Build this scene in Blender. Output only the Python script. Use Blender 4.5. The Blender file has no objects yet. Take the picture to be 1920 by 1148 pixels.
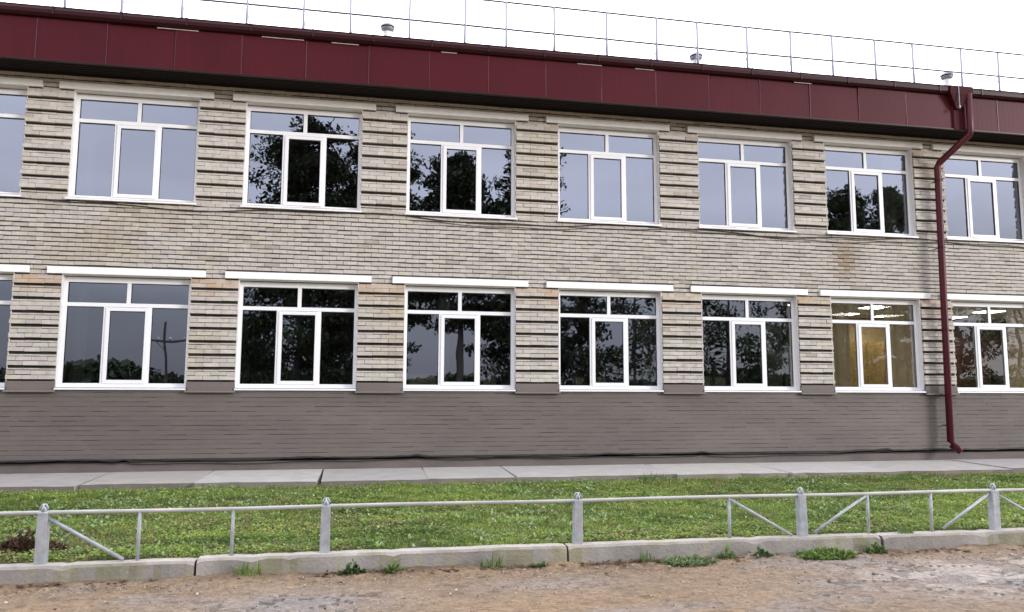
import bpy, math, random
import numpy as np
from mathutils import Vector, Matrix

random.seed(7)
rng = np.random.default_rng(11)
SC = bpy.context.scene
COL = SC.collection
PI = math.pi
S = 1.82            # height of the lower window sills above the road (road = 0)

# ---------------------------------------------------------------- camera
cam_d = bpy.data.cameras.new('camera')
cam_d.sensor_width = 36.0
cam_d.lens = 27.47
cam_d.clip_end = 2000
cam = bpy.data.objects.new('camera', cam_d)
COL.objects.link(cam)
R_ = Vector((0.98156, -0.19005, 0.00310)); F_ = Vector((0.18888, 0.97569, 0.11107))
F_.normalize(); R_ = (R_ - F_ * R_.dot(F_)).normalized(); U_ = R_.cross(F_)
mm = Matrix((( R_.x, U_.x, -F_.x), (R_.y, U_.y, -F_.y), (R_.z, U_.z, -F_.z))).to_4x4()
mm.translation = Vector((7.119, -14.956, S - 0.082))
cam.matrix_world = mm
SC.camera = cam

# ---------------------------------------------------------------- sky, sun, exposure
SC.view_settings.view_transform = 'Standard'
SC.view_settings.look = 'None'
SC.view_settings.exposure = 0.22
SC.view_settings.gamma = 1.0
SUN_EL, SUN_AZ = 14.0, 124.0      # degrees; azimuth from +y clockwise
w = bpy.data.worlds.new('World'); SC.world = w; w.use_nodes = True
nt = w.node_tree; N = nt.nodes; L = nt.links
bg = N['Background']; bg.inputs['Strength'].default_value = 0.12
sky = N.new('ShaderNodeTexSky'); sky.sky_type = 'NISHITA'; sky.sun_disc = False
sky.sun_elevation = math.radians(SUN_EL); sky.sun_rotation = math.radians(SUN_AZ)
tc = N.new('ShaderNodeTexCoord')
sep = N.new('ShaderNodeSeparateXYZ'); L.new(tc.outputs['Generated'], sep.inputs[0])
mr = N.new('ShaderNodeMapRange'); mr.inputs['From Min'].default_value = 0.0; mr.inputs['From Max'].default_value = 0.55
L.new(sep.outputs['Z'], mr.inputs['Value'])
cr = N.new('ShaderNodeValToRGB'); cr.color_ramp.elements[0].color = (.24, .24, .24, 1); cr.color_ramp.elements[1].color = (1, 1, 1, 1)
e = cr.color_ramp.elements.new(.20); e.color = (.34, .34, .34, 1)
e = cr.color_ramp.elements.new(.42); e.color = (.95, .95, .95, 1)
L.new(mr.outputs[0], cr.inputs[0])
no = N.new('ShaderNodeTexNoise'); no.inputs['Scale'].default_value = 2.3; no.inputs['Detail'].default_value = 5
mp = N.new('ShaderNodeMapping'); mp.inputs['Scale'].default_value = (1, 1, 3.5)
L.new(tc.outputs['Generated'], mp.inputs[0]); L.new(mp.outputs[0], no.inputs['Vector'])
nr = N.new('ShaderNodeMapRange'); nr.inputs['From Min'].default_value = .3; nr.inputs['From Max'].default_value = .7
nr.inputs['To Min'].default_value = .86; nr.inputs['To Max'].default_value = 1.14
L.new(no.outputs['Fac'], nr.inputs['Value'])
fr = N.new('ShaderNodeMapRange')     # the cloud is thin on the side behind the building
fr.inputs['From Min'].default_value = -.35; fr.inputs['From Max'].default_value = .7
fr.inputs['To Min'].default_value = 1.0; fr.inputs['To Max'].default_value = 2.6
L.new(sep.outputs['Y'], fr.inputs['Value'])
m1 = N.new('ShaderNodeMath'); m1.operation = 'MULTIPLY'; L.new(cr.outputs[0], m1.inputs[0]); L.new(nr.outputs[0], m1.inputs[1])
m2 = N.new('ShaderNodeMath'); m2.operation = 'MULTIPLY'; L.new(m1.outputs[0], m2.inputs[0]); L.new(fr.outputs[0], m2.inputs[1])
vs = N.new('ShaderNodeVectorMath'); vs.operation = 'SCALE'; vs.inputs[0].default_value = (12.0, 12.15, 13.5)
L.new(m2.outputs[0], vs.inputs['Scale'])
mx = N.new('ShaderNodeMix'); mx.data_type = 'RGBA'; mx.inputs['Factor'].default_value = 0.94
L.new(sky.outputs[0], mx.inputs['A']); L.new(vs.outputs[0], mx.inputs['B']); L.new(mx.outputs['Result'], bg.inputs['Color'])

sun_d = bpy.data.lights.new('sun', 'SUN'); sun_d.energy = 2.3; sun_d.angle = math.radians(14); sun_d.color = (1, .975, .95)
sun = bpy.data.objects.new('sun', sun_d); COL.objects.link(sun)
az, el = math.radians(SUN_AZ), math.radians(SUN_EL)
sun.rotation_euler = Vector((math.sin(az) * math.cos(el), math.cos(az) * math.cos(el), math.sin(el))).to_track_quat('Z', 'Y').to_euler()
sun.location = (0, -20, 30)

# ---------------------------------------------------------------- materials
def srgb(r, g, b):
    return tuple(((c / 255) / 12.92 if c / 255 <= .04045 else ((c / 255 + .055) / 1.055) ** 2.4) for c in (r, g, b)) + (1,)

def mat(name, col, rough=.6, metal=0.0, var=0.0, scale=6.0, bump=0.0, bscale=40.0, attr=False, stretch=(1, 1, 1), coat=0.0, emit=None, spec=None):
    m = bpy.data.materials.new(name); m.use_nodes = True
    t = m.node_tree; n = t.nodes; l = t.links; b = n['Principled BSDF']
    b.inputs['Roughness'].default_value = rough; b.inputs['Metallic'].default_value = metal
    b.inputs['Coat Weight'].default_value = coat
    if spec is not None: b.inputs['Specular IOR Level'].default_value = spec
    co = n.new('ShaderNodeTexCoord'); ma = n.new('ShaderNodeMapping'); ma.inputs['Scale'].default_value = stretch
    l.new(co.outputs['Object'], ma.inputs[0])
    if attr:
        a = n.new('ShaderNodeAttribute'); a.attribute_name = 'Col'; src = a.outputs['Color']
    else:
        rgb = n.new('ShaderNodeRGB'); rgb.outputs[0].default_value = col if len(col) == 4 else (*col, 1); src = rgb.outputs[0]
    if var > 0:
        no = n.new('ShaderNodeTexNoise'); no.inputs['Scale'].default_value = scale; no.inputs['Detail'].default_value = 6
        no.inputs['Roughness'].default_value = .65
        l.new(ma.outputs[0], no.inputs['Vector'])
        mr = n.new('ShaderNodeMapRange'); mr.inputs['From Min'].default_value = .3; mr.inputs['From Max'].default_value = .7
        mr.inputs['To Min'].default_value = 1 - var; mr.inputs['To Max'].default_value = 1 + var
        l.new(no.outputs['Fac'], mr.inputs['Value'])
        v = n.new('ShaderNodeVectorMath'); v.operation = 'SCALE'; l.new(src, v.inputs[0]); l.new(mr.outputs[0], v.inputs['Scale']); src = v.outputs[0]
    l.new(src, b.inputs['Base Color'])
    if bump > 0:
        nb = n.new('ShaderNodeTexNoise'); nb.inputs['Scale'].default_value = bscale; nb.inputs['Detail'].default_value = 5
        l.new(ma.outputs[0], nb.inputs['Vector'])
        bu = n.new('ShaderNodeBump'); bu.inputs['Strength'].default_value = bump; bu.inputs['Distance'].default_value = .01
        l.new(nb.outputs['Fac'], bu.inputs['Height']); l.new(bu.outputs[0], b.inputs['Normal'])
    if emit:
        b.inputs['Emission Color'].default_value = (*emit[0], 1); b.inputs['Emission Strength'].default_value = emit[1]
    return m

M = {}
M['brick'] = mat('pale_brick', None, .9, var=.14, scale=9, bump=.5, bscale=60, attr=True)
M['mortar'] = mat('dark_mortar', (.05, .044, .038), .95, var=.6, scale=5, bump=.5)
M['brown'] = mat('brown_painted_brick', None, .75, var=.17, scale=.9, bump=.6, bscale=22, attr=True, stretch=(.5, 1, 1.5))
M['brown_joint'] = mat('brown_painted_joint', (.088, .07, .062), .9, var=.25, scale=5)
M['base'] = mat('foundation_render', (.135, .113, .104), .85, var=.22, scale=2.2, bump=.4, stretch=(.5, 1, 1.5))
M['lintel'] = mat('white_painted_concrete', (.88, .87, .86), .7, var=.07, scale=7, bump=.3, stretch=(1, 1, 2))
M['upvc'] = mat('white_plastic', (.84, .84, .86), .35, var=.02, scale=3)
M['reveal'] = mat('white_plaster', (.72, .70, .69), .8, var=.08, scale=5, bump=.2)
M['gasket'] = mat('dark_gasket', (.03, .03, .035), .6)
M['maroon'] = mat('maroon_sheet_metal', (.066, .0060, .0110), .5, var=.16, scale=1.1, bump=.05, bscale=3, stretch=(1, 1, .3), spec=.15)
M['maroon_seam'] = mat('lighter_maroon_seam', (.095, .018, .026), .5, var=.3, scale=3)  # seam strips slightly lighter than the sheets
M['maroon_dark'] = mat('maroon_gutter_metal', (.028, .0025, .005), .42, var=.15, scale=3, spec=.28)
M['pipe'] = mat('maroon_pipe', (.068, .005, .011), .45, var=.15, scale=3, spec=.3)
M['hopper'] = mat('maroon_hopper', (.045, .004, .008), .7, var=.2, scale=5, spec=.15)
M['soffit'] = mat('dark_soffit_and_shade_strip', (.007, .003, .003), .95, var=.3, scale=4)
M['white_strip'] = mat('pale_slip_tone', (.60, .52, .50), .7, var=.2, scale=8)
M['galv'] = mat('galvanised_steel', (.42, .43, .47), .45, metal=.7, var=.1, scale=5)
M['rail_dark'] = mat('grey_railing_paint', (.12, .12, .15), .5, metal=.3)
M['rail_post'] = mat('railing_paint_with_bloom', (.38, .38, .48), .5)  # pale lavender tone puts sky bloom into the post colour
M['fence'] = mat('silver_fence_paint', (.40, .42, .45), .5, metal=.15, var=.25, scale=12, bump=.15)
M['fence_rail'] = mat('weathered_rail_paint', (.43, .43, .40), .55, metal=.1, var=.22, scale=6, bump=.15, stretch=(.4, 1, 1))
M['kerb'] = mat('weathered_kerb_concrete', None, .92, var=.20, scale=3.2, bump=.9, bscale=30, attr=True)
M['slab'] = mat('pale_paving_concrete', None, .9, var=.12, scale=3, bump=.5, bscale=25, attr=True)
M['soil'] = mat('soil_under_grass', (.075, .07, .03), .95, var=.5, scale=3.5, bump=.8, bscale=20)
M['road'] = mat('sandy_road', None, .95, var=.38, scale=26, bump=1.0, bscale=60, attr=True)
M['stone'] = mat('loose_stone', None, .9, var=.1, attr=True)
M['black'] = mat('black_cable', (.012, .011, .010), .6)
M['roof'] = mat('roof_felt', (.06, .06, .06), .95, var=.2)
M['room'] = mat('room_wall_paint', (.30, .30, .27), .9)
M['room_ochre'] = mat('ochre_room_wall', (.52, .40, .22), .8, var=.15, scale=1.2)
M['room_brown'] = mat('brown_room_wall', (.13, .075, .045), .8, var=.15, scale=1.2)
M['ceil'] = mat('ceiling_white', (.6, .58, .5), .9)
M['lamp'] = mat('lamp_panel', (1, .97, .9), .5, emit=((1, .93, .80), 16.0))
M['wood'] = mat('varnished_door', (.40, .26, .09), .4, var=.25, scale=2, stretch=(3, 3, .4))
M['wood2'] = mat('reddish_cabinet', (.075, .03, .02), .4, var=.25, scale=2, stretch=(3, 3, .4))
M['card'] = mat('cardboard', (.58, .50, .38), .8, var=.1)
M['paper'] = mat('paper', (.62, .58, .48), .8, var=.1)
M['foliage'] = mat('tree_foliage', None, .75, attr=True, spec=.2)
M['bark'] = mat('tree_bark', (.05, .04, .032), .95, var=.4, scale=8, bump=.6)
M['birch'] = mat('pale_birch_bark', (.38, .37, .34), .9, var=.4, scale=5, bump=.4)

def leafmat(name):
    m = mat(name, None, .6, attr=True, spec=.3)
    t = m.node_tree; b = t.nodes['Principled BSDF']; o = t.nodes['Material Output']
    tr = t.nodes.new('ShaderNodeBsdfTranslucent'); at = [x for x in t.nodes if x.type == 'ATTRIBUTE'][0]
    t.links.new(at.outputs['Color'], tr.inputs[0])
    mi = t.nodes.new('ShaderNodeMixShader'); mi.inputs[0].default_value = .35
    t.links.new(b.outputs[0], mi.inputs[1]); t.links.new(tr.outputs[0], mi.inputs[2]); t.links.new(mi.outputs[0], o.inputs['Surface'])
    return m
M['grass'] = leafmat('grass_leaf')

def tulle(name='sheer_curtain', cov=.72):
    m = bpy.data.materials.new(name); m.use_nodes = True
    t = m.node_tree; n = t.nodes; b = n['Principled BSDF']; o = n['Material Output']
    b.inputs['Base Color'].default_value = (.74, .74, .72, 1); b.inputs['Roughness'].default_value = .9
    tr = n.new('ShaderNodeBsdfTransparent'); tl = n.new('ShaderNodeBsdfTranslucent'); tl.inputs[0].default_value = (.88, .87, .84, 1)
    a = n.new('ShaderNodeMixShader'); a.inputs[0].default_value = .6; c = n.new('ShaderNodeMixShader'); c.inputs[0].default_value = cov
    t.links.new(b.outputs[0], a.inputs[1]); t.links.new(tl.outputs[0], a.inputs[2])
    t.links.new(tr.outputs[0], c.inputs[1]); t.links.new(a.outputs[0], c.inputs[2]); t.links.new(c.outputs[0], o.inputs['Surface'])
    return m
M['tulle'] = tulle()
M['thick'] = tulle('cream_curtain_sky_reflection', .93)  # pale cloth, also stands in for sky reflected in the ochre window
for q_ in M['thick'].node_tree.nodes:
    if q_.type == 'BSDF_PRINCIPLED': q_.inputs['Base Color'].default_value = (.93, .82, .66, 1)
    if q_.type == 'BSDF_TRANSLUCENT': q_.inputs[0].default_value = (.95, .82, .62, 1)

def glass():
    m = bpy.data.materials.new('window_glass'); m.use_nodes = True
    t = m.node_tree; n = t.nodes; o = n['Material Output']; n.remove(n['Principled BSDF'])
    tr = n.new('ShaderNodeBsdfTransparent'); tr.inputs[0].default_value = (.80, .83, .84, 1)
    gl = n.new('ShaderNodeBsdfGlossy'); gl.inputs['Roughness'].default_value = 0.0; gl.inputs['Color'].default_value = (.79, .85, 1.0, 1)
    lw = n.new('ShaderNodeFresnel'); lw.inputs['IOR'].default_value = 1.9
    mr = n.new('ShaderNodeMapRange'); mr.inputs['From Min'].default_value = 0; mr.inputs['From Max'].default_value = 1
    mr.inputs['To Min'].default_value = .25; mr.inputs['To Max'].default_value = 1
    no = n.new('ShaderNodeTexNoise'); no.inputs['Scale'].default_value = 1.1; no.inputs['Detail'].default_value = 1
    co = n.new('ShaderNodeNewGeometry'); t.links.new(co.outputs['Position'], no.inputs['Vector'])
    bu = n.new('ShaderNodeBump'); bu.inputs['Strength'].default_value = .3; bu.inputs['Distance'].default_value = .011
    t.links.new(no.outputs['Fac'], bu.inputs['Height']); t.links.new(bu.outputs[0], gl.inputs['Normal'])
    mi = n.new('ShaderNodeMixShader'); t.links.new(lw.outputs[0], mr.inputs['Value']); t.links.new(mr.outputs[0], mi.inputs[0])
    t.links.new(tr.outputs[0], mi.inputs[1]); t.links.new(gl.outputs[0], mi.inputs[2]); t.links.new(mi.outputs[0], o.inputs['Surface'])
    return m
M['glass'] = glass()

# ---------------------------------------------------------------- mesh helpers
class MB:
    def __init__(s): s.v = []; s.f = []; s.mi = []; s.c = []
    def face(s, pts, mi=0, col=(1, 1, 1)):
        k = len(s.v); s.v += [tuple(p) for p in pts]; s.f.append(tuple(range(k, k + len(pts)))); s.mi.append(mi); s.c.append(col)
    def box(s, x0, x1, y0, y1, z0, z1, mi=0, col=(1, 1, 1), skip='', tf=None):
        k = len(s.v)
        P = [(x0, y0, z0), (x1, y0, z0), (x1, y1, z0), (x0, y1, z0), (x0, y0, z1), (x1, y0, z1), (x1, y1, z1), (x0, y1, z1)]
        if tf: P = [tf(p) for p in P]
        s.v += P
        F = {'d': (0, 3, 2, 1), 'u': (4, 5, 6, 7), 'f': (0, 1, 5, 4), 'b': (2, 3, 7, 6), 'l': (3, 0, 4, 7), 'r': (1, 2, 6, 5)}
        for n, f in F.items():
            if n in skip: continue
            s.f.append(tuple(k + i for i in f)); s.mi.append(mi); s.c.append(col)
    def tube(s, pts, r, n=8, mi=0, col=(1, 1, 1), cap=True, flat=1.0):
        pts = [Vector(p) for p in pts]; rs = r if isinstance(r, (list, tuple)) else [r] * len(pts)
        base = len(s.v); up = Vector((0, 0, 1))
        for i, p in enumerate(pts):
            d = (pts[min(i + 1, len(pts) - 1)] - pts[max(i - 1, 0)]).normalized()
            a = d.cross(up)
            if a.length < .05: a = d.cross(Vector((0, 1, 0)))
            a.normalize(); b = a.cross(d).normalized()
            for j in range(n):
                t = 2 * PI * j / n + PI / n
                q = p + a * (math.cos(t) * rs[i]) + b * (math.sin(t) * rs[i] * flat); s.v.append(tuple(q))
        for i in range(len(pts) - 1):
            for j in range(n):
                s.f.append((base + i * n + j, base + i * n + (j + 1) % n, base + (i + 1) * n + (j + 1) % n, base + (i + 1) * n + j)); s.mi.append(mi); s.c.append(col)
        if cap:
            s.f.append(tuple(base + j for j in range(n))[::-1]); s.mi.append(mi); s.c.append(col)
            s.f.append(tuple(base + (len(pts) - 1) * n + j for j in range(n))); s.mi.append(mi); s.c.append(col)
    def lathe(s, prof, cx, cy, n=20, mi=0, col=(1, 1, 1)):
        base = len(s.v)
        for r, z in prof:
            for j in range(n):
                t = 2 * PI * j / n; s.v.append((cx + r * math.cos(t), cy + r * math.sin(t), z))
        for i in range(len(prof) - 1):
            for j in range(n):
                s.f.append((base + i * n + j, base + i * n + (j + 1) % n, base + (i + 1) * n + (j + 1) % n, base + (i + 1) * n + j)); s.mi.append(mi); s.c.append(col)
    def build(s, name, mats, parent=None, loc=None, smooth=False, color=False, bevel=0):
        me = bpy.data.meshes.new(name); me.from_pydata(s.v, [], s.f)
        for m in (mats if isinstance(mats, (list, tuple)) else [mats]): me.materials.append(m)
        me.polygons.foreach_set('material_index', s.mi)
        if color:
            at = me.color_attributes.new('Col', 'FLOAT_COLOR', 'CORNER')
            arr = np.repeat(np.array(s.c, float), [len(f) for f in s.f], axis=0)
            arr = np.concatenate([arr, np.ones((len(arr), 1))], 1).astype(np.float32)
            at.data.foreach_set('color', arr.ravel())
        if smooth: me.polygons.foreach_set('use_smooth', [True] * len(me.polygons))
        me.update()
        o = bpy.data.objects.new(name, me); COL.objects.link(o)
        if parent: o.parent = parent
        if loc: o.location = loc
        if bevel:
            b = o.modifiers.new('bevel', 'BEVEL'); b.width = bevel; b.segments = 2; b.limit_method = 'ANGLE'
        return o

def np_mesh(name, V, F, C, mt, parent=None, smooth=False):
    """V (n,3), F (m,k) faces, C (m,3) one colour for each face."""
    me = bpy.data.meshes.new(name); k = F.shape[1]
    me.vertices.add(len(V)); me.vertices.foreach_set('co', V.astype(np.float32).ravel())
    me.loops.add(F.size); me.loops.foreach_set('vertex_index', F.astype(np.int32).ravel())
    me.polygons.add(len(F)); me.polygons.foreach_set('loop_start', np.arange(0, F.size, k, dtype=np.int32))
    me.polygons.foreach_set('loop_total', np.full(len(F), k, np.int32))
    if smooth: me.polygons.foreach_set('use_smooth', np.ones(len(F), bool))
    me.update(calc_edges=True)
    at = me.color_attributes.new('Col', 'FLOAT_COLOR', 'CORNER')
    arr = np.repeat(np.concatenate([C, np.ones((len(C), 1))], 1), k, axis=0).astype(np.float32)
    at.data.foreach_set('color', arr.ravel())
    me.materials.append(mt)
    o = bpy.data.objects.new(name, me); COL.objects.link(o)
    if parent: o.parent = parent
    return o

def tag(o, label=None, cat=None, group=None, kind=None):
    if label: o['label'] = label
    if cat: o['category'] = cat
    if group: o['group'] = group
    if kind: o['kind'] = kind
    return o

def empty(name, loc=(0, 0, 0), parent=None):
    o = bpy.data.objects.new(name, None); o.location = loc; COL.objects.link(o); o.empty_display_size = .2
    if parent: o.parent = parent
    return o

_perm = rng.random((64, 64))
def vnoise(x, y):
    """smooth value noise, arrays in, 0..1 out"""
    xi = np.floor(x).astype(int); yi = np.floor(y).astype(int); fx = x - xi; fy = y - yi
    fx = fx * fx * (3 - 2 * fx); fy = fy * fy * (3 - 2 * fy)
    g = lambda a, b: _perm[a % 64, b % 64]
    return (g(xi, yi) * (1 - fx) + g(xi + 1, yi) * fx) * (1 - fy) + (g(xi, yi + 1) * (1 - fx) + g(xi + 1, yi + 1) * fx) * fy
def fbm(x, y, o=4):
    s = 0; a = .5; t = 0
    for i in range(o):
        s = s + a * vnoise(x * 2 ** i + 17 * i, y * 2 ** i + 31 * i); t += a; a *= .55
    return s / t

# ---------------------------------------------------------------- setting: ground
SLAB_Z = S - 1.47
def lawn_z(x, y):
    t = np.clip((-1.7 - np.asarray(y)) / 5.1, 0, 1)
    return .225 - .055 * t + (fbm(np.asarray(x) * .7 + 3, np.asarray(y) * .7, 3) - .5) * .05 * (1 - np.abs(t - .5) * 1.6) + (fbm(np.asarray(x) * 3.1 + 3, np.asarray(y) * 4.0, 3) - .5) * .07

mb = MB()
mb.face([(-400, -400, -.05), (400, -400, -.05), (400, 600, -.05), (-400, 600, -.05)])
tag(mb.build('ground', M['soil']), kind='structure')

# road: fine relief near the kerb, plain further away
X0, X1, Y0, Y1, st = -4.0, 24.0, -11.5, -7.0, .035
nx = int((X1 - X0) / st) + 1; ny = int((Y1 - Y0) / st) + 1
gx, gy = np.meshgrid(np.linspace(X0, X1, nx), np.linspace(Y0, Y1, ny))
h = (fbm(gx * 1.3, gy * 1.6, 5) - .5) * .05 + (fbm(gx * 9, gy * 11, 3) - .5) * .018
edge = np.minimum.reduce([(gx - X0) / .4, (X1 - gx) / .4, (gy - Y0) / .4]).clip(0, 1)
heap = np.exp(-((gy + 7.06) / .16) ** 2) * .035 * fbm(gx * 2.3, gy, 3) * 2
sand = np.array([.225, .155, .092]); grey = np.array([.225, .20, .182]); pale = np.array([.36, .31, .26]); dark = np.array([.10, .062, .036])
pn = fbm(gx * .75 + 5, gy * 1.1 + 2, 4)
def blob(cx, cy, rx, ry): return np.exp(-((gx - cx) / rx) ** 2 - ((gy - cy) / ry) ** 2)
pm = np.clip((pn - .55) * 5, 0, .5) + blob(6.6, -8.1, .8, .5) * .9 + blob(8.9, -7.75, .8, .28) * .55 + blob(13.4, -8.3, 1.9, .8) * 1.0 + blob(3.6, -8, .5, .4) * .4
pm = np.clip(pm * (.5 + fbm(gx * 5, gy * 8, 3)), 0, 1)
crk = np.abs(fbm(gx * 2.2 + 9, gy * 3.0 + 4, 3) - .5)
pm2 = np.clip(blob(13.6, -8.2, 2.0, .8) * 2 - .4, 0, 1) * (fbm(gx * 3 + 30, gy * 6, 3) > .5)
dm = np.exp(-((gy + 7.08) / .11) ** 2) * np.clip((fbm(gx * 1.7 + 40, gy * 3, 4) - .36) * 4.5, 0, 1)
dm = np.clip(dm + np.clip((fbm(gx * 7 + 50, gy * 14, 3) - .66) * 7, 0, .7), 0, 1)
colr = sand * (.86 + .28 * fbm(gx * 2, gy * 2, 4))[..., None]
colr = colr * (1 - pm[..., None]) + grey * pm[..., None]
colr = colr * (1 - .75 * pm2[..., None]) + pale * .75 * pm2[..., None]
fine = fbm(gx * 14, gy * 20, 2)
colr = colr * (.70 + .56 * fine)[..., None]
colr = colr * (1 - .85 * dm[..., None]) + dark * .85 * dm[..., None]
crm = (crk < .012) * np.clip(pm + pm2, 0, 1)
colr = colr * (1 - .6 * crm[..., None])
h = h * edge + heap * edge + pm2 * .012 - crm * .012
V = np.stack([gx, gy, h], -1).reshape(-1, 3)
idx = np.arange(nx * ny).reshape(ny, nx)
F = np.stack([idx[:-1, :-1], idx[:-1, 1:], idx[1:, 1:], idx[1:, :-1]], -1).reshape(-1, 4)
C = colr[:-1, :-1].reshape(-1, 3)
flat = [(-150, X0, -60, -7.0), (X1, 150, -60, -7.0), (X0, X1, -60, Y0)]
fv = []; ff = []; k0 = len(V)
for a, b, c, d in flat:
    k = k0 + len(fv); fv += [(a, c, 0), (b, c, 0), (b, d, 0), (a, d, 0)]; ff.append((k, k + 1, k + 2, k + 3))
V = np.concatenate([V, np.array(fv, float)]); F = np.concatenate([F, np.array(ff)]); C = np.concatenate([C, np.tile(sand, (len(ff), 1))])
tag(np_mesh('road', V, F, C, M['road'], smooth=True), kind='structure')

# lawn soil sheet
nx, ny = 700, 60
gx, gy = np.meshgrid(np.linspace(-20, 40, nx), np.linspace(-6.83, -1.5, ny))
V = np.stack([gx, gy, lawn_z(gx, gy) - .012], -1).reshape(-1, 3); idx = np.arange(nx * ny).reshape(ny, nx)
F = np.stack([idx[:-1, :-1], idx[:-1, 1:], idx[1:, 1:], idx[1:, :-1]], -1).reshape(-1, 4)
tag(np_mesh('lawn_soil', V, F, np.ones((len(F), 3)), M['soil'], smooth=True), kind='structure')

# paving slabs against the wall
mb = MB(); joints = [-9, -6.4, -3.9, -1.4, 1.05, 2.9, 4.6, 6.5, 8.3, 9.8, 12.7, 14.9, 17.0, 19.6, 21.9, 24, 26.2, 28.5, 31]
for a, b in zip(joints[:-1], joints[1:]):
    c = .42 * random.uniform(.88, 1.12); cc = (c, c * random.uniform(.93, .96), c * random.uniform(.86, .91))
    dz = random.uniform(-.012, .012); dy = random.uniform(-.04, .04); sk = random.uniform(-.06, .06); tl = random.uniform(-.01, .01)
    n = 7; top = []; fr_ = []
    for i in range(n + 1):
        t = i / n; x = a + .012 + (b - a - .024) * t
        y = -1.67 + dy + random.uniform(-.025, .025) - (.05 if random.random() < .12 else 0) * -1
        z = SLAB_Z - .035 + dz + tl * (t - .5) + random.uniform(-.004, .004)
        top.append((x + sk * (1 if 0 < i < n else 1) * .5, y, z))
    for i in range(n):
        p, q = top[i], top[i + 1]; bx, cx_ = a + .012 + (b - a - .024) * i / n, a + .012 + (b - a - .024) * (i + 1) / n
        mb.face([p, q, (cx_, .03, SLAB_Z + dz * .3), (bx, .03, SLAB_Z + dz * .3)], 0, cc)
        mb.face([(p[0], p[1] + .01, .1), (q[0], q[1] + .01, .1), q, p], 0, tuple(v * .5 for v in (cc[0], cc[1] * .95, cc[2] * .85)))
    for (p, xb) in ((top[0], a + .012), (top[-1], b - .012)):
        mb.face([p, (xb, .03, SLAB_Z + dz * .3), (xb, .03, .1), (p[0], p[1], .1)], 0, cc)
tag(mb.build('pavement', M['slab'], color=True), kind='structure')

# kerb stones
mb = MB(); kj = [-12.4, -8.8, -5.1, -1.5, 2.1, 5.65, 9.25, 12.85, 16.5, 20.1, 23.7, 27.3]
for a, b in zip(kj[:-1], kj[1:]):
    n = int((b - a) / .07); c = .37 * random.uniform(.92, 1.08); base = (c, c * .92, c * .85)
    dz = random.uniform(-.012, .012); dyk = random.uniform(-.012, .012); rows = []
    for i in range(n + 1):
        x = a + .01 + (b - a - .02) * i / n
        q = float(fbm(np.array(x * 2.1), np.array(a), 4)); ch = max(0, float(vnoise(np.array(x * 6 + 5), np.array(1.5))) - .72) * .12
        if i in (0, n): ch += .012
        zt = .178 + dz - ch * .6 + (q - .5) * .012; yf = -7.0 + dyk
        rows.append([(x, -6.80, zt - .02), (x, -6.82, zt), (x, yf + .022 + ch, zt), (x, yf - ch * .1, zt - .022 - ch), (x, yf - .02 + (q - .5) * .02, -.04)])
    for i in range(n):
        xm = rows[i][0][0]
        for j in range(4):
            g = 1.0
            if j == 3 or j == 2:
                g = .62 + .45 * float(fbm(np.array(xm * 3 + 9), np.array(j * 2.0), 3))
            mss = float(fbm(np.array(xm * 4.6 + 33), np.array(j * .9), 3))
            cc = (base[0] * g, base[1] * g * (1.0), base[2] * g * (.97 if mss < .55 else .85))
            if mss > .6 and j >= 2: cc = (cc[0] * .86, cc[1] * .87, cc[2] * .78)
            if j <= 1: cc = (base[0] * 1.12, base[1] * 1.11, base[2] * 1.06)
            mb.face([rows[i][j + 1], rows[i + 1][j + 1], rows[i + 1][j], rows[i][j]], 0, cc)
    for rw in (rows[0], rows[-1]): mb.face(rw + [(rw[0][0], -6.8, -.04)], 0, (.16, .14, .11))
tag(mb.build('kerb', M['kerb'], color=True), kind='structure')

# ---------------------------------------------------------------- grass and ground cover
def leaves(P, N_dir, Ln, W, C, up=.0, z0=None):
    """one bent 3-point leaf at every P"""
    d = np.stack([np.cos(N_dir), np.sin(N_dir), np.zeros_like(N_dir)], 1)
    s = np.stack([-d[:, 1], d[:, 0], d[:, 2]], 1)
    A = P - s * W[:, None] * .5; B = P + s * W[:, None] * .5
    T = P + d * (Ln * np.cos(up))[:, None]; T[:, 2] += Ln * np.sin(up)
    Mi = P + d * (Ln * .55 * np.cos(up))[:, None]; Mi[:, 2] += Ln * .65 * np.sin(up)
    Bm = Mi + s * W[:, None] * .6; Am = Mi - s * W[:, None] * .6
    n = len(P); V = np.stack([A, B, Bm, Am, T], 1).reshape(-1, 3)
    k = np.arange(n)[:, None] * 5
    F = np.concatenate([k + np.array([[0, 1, 2]]), k + np.array([[0, 2, 3]]), k + np.array([[3, 2, 4]])])
    return V, F, np.concatenate([C, C, C])

def rand_cover(n, x0, x1, y0, y1):
    x = rng.uniform(x0, x1, n); y = rng.uniform(y0, y1, n)
    return x, y
n = 520000
x, y = rand_cover(n, -4, 25, -6.84, -1.6)
den = fbm(x * 1.1 + 8, y * 1.5, 4)
bare = blobs = np.exp(-((x - 3.9) / .55) ** 2 - ((y + 6.1) / .5) ** 2) * .9 + np.exp(-((x - 5.3) / 1.1) ** 2 - ((y + 4.9) / .5) ** 2) * .55
keep = rng.random(n) < np.clip(1.15 - bare * 1.0 - np.clip(.36 - den, 0, 1) * 4 - np.clip((y + 2.02) * 4, 0, .93), .06, 1)
x, y = x[keep], y[keep]; n = len(x)
hn = fbm(x * 2.6, y * 3.2, 4)
clover = fbm(x * .9 + 20, y * 1.2 + 9, 3)
isc = rng.random(n) < np.clip((clover - .38) * 3.5, .12, .85)
up = np.where(isc, rng.uniform(.0, .7, n), rng.uniform(.5, 1.4, n))
Ln = np.where(isc, rng.uniform(.012, .032, n), rng.uniform(.03, .075, n)) * (.6 + .9 * hn)
W = np.where(isc, rng.uniform(.012, .026, n), rng.uniform(.003, .007, n))
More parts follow.
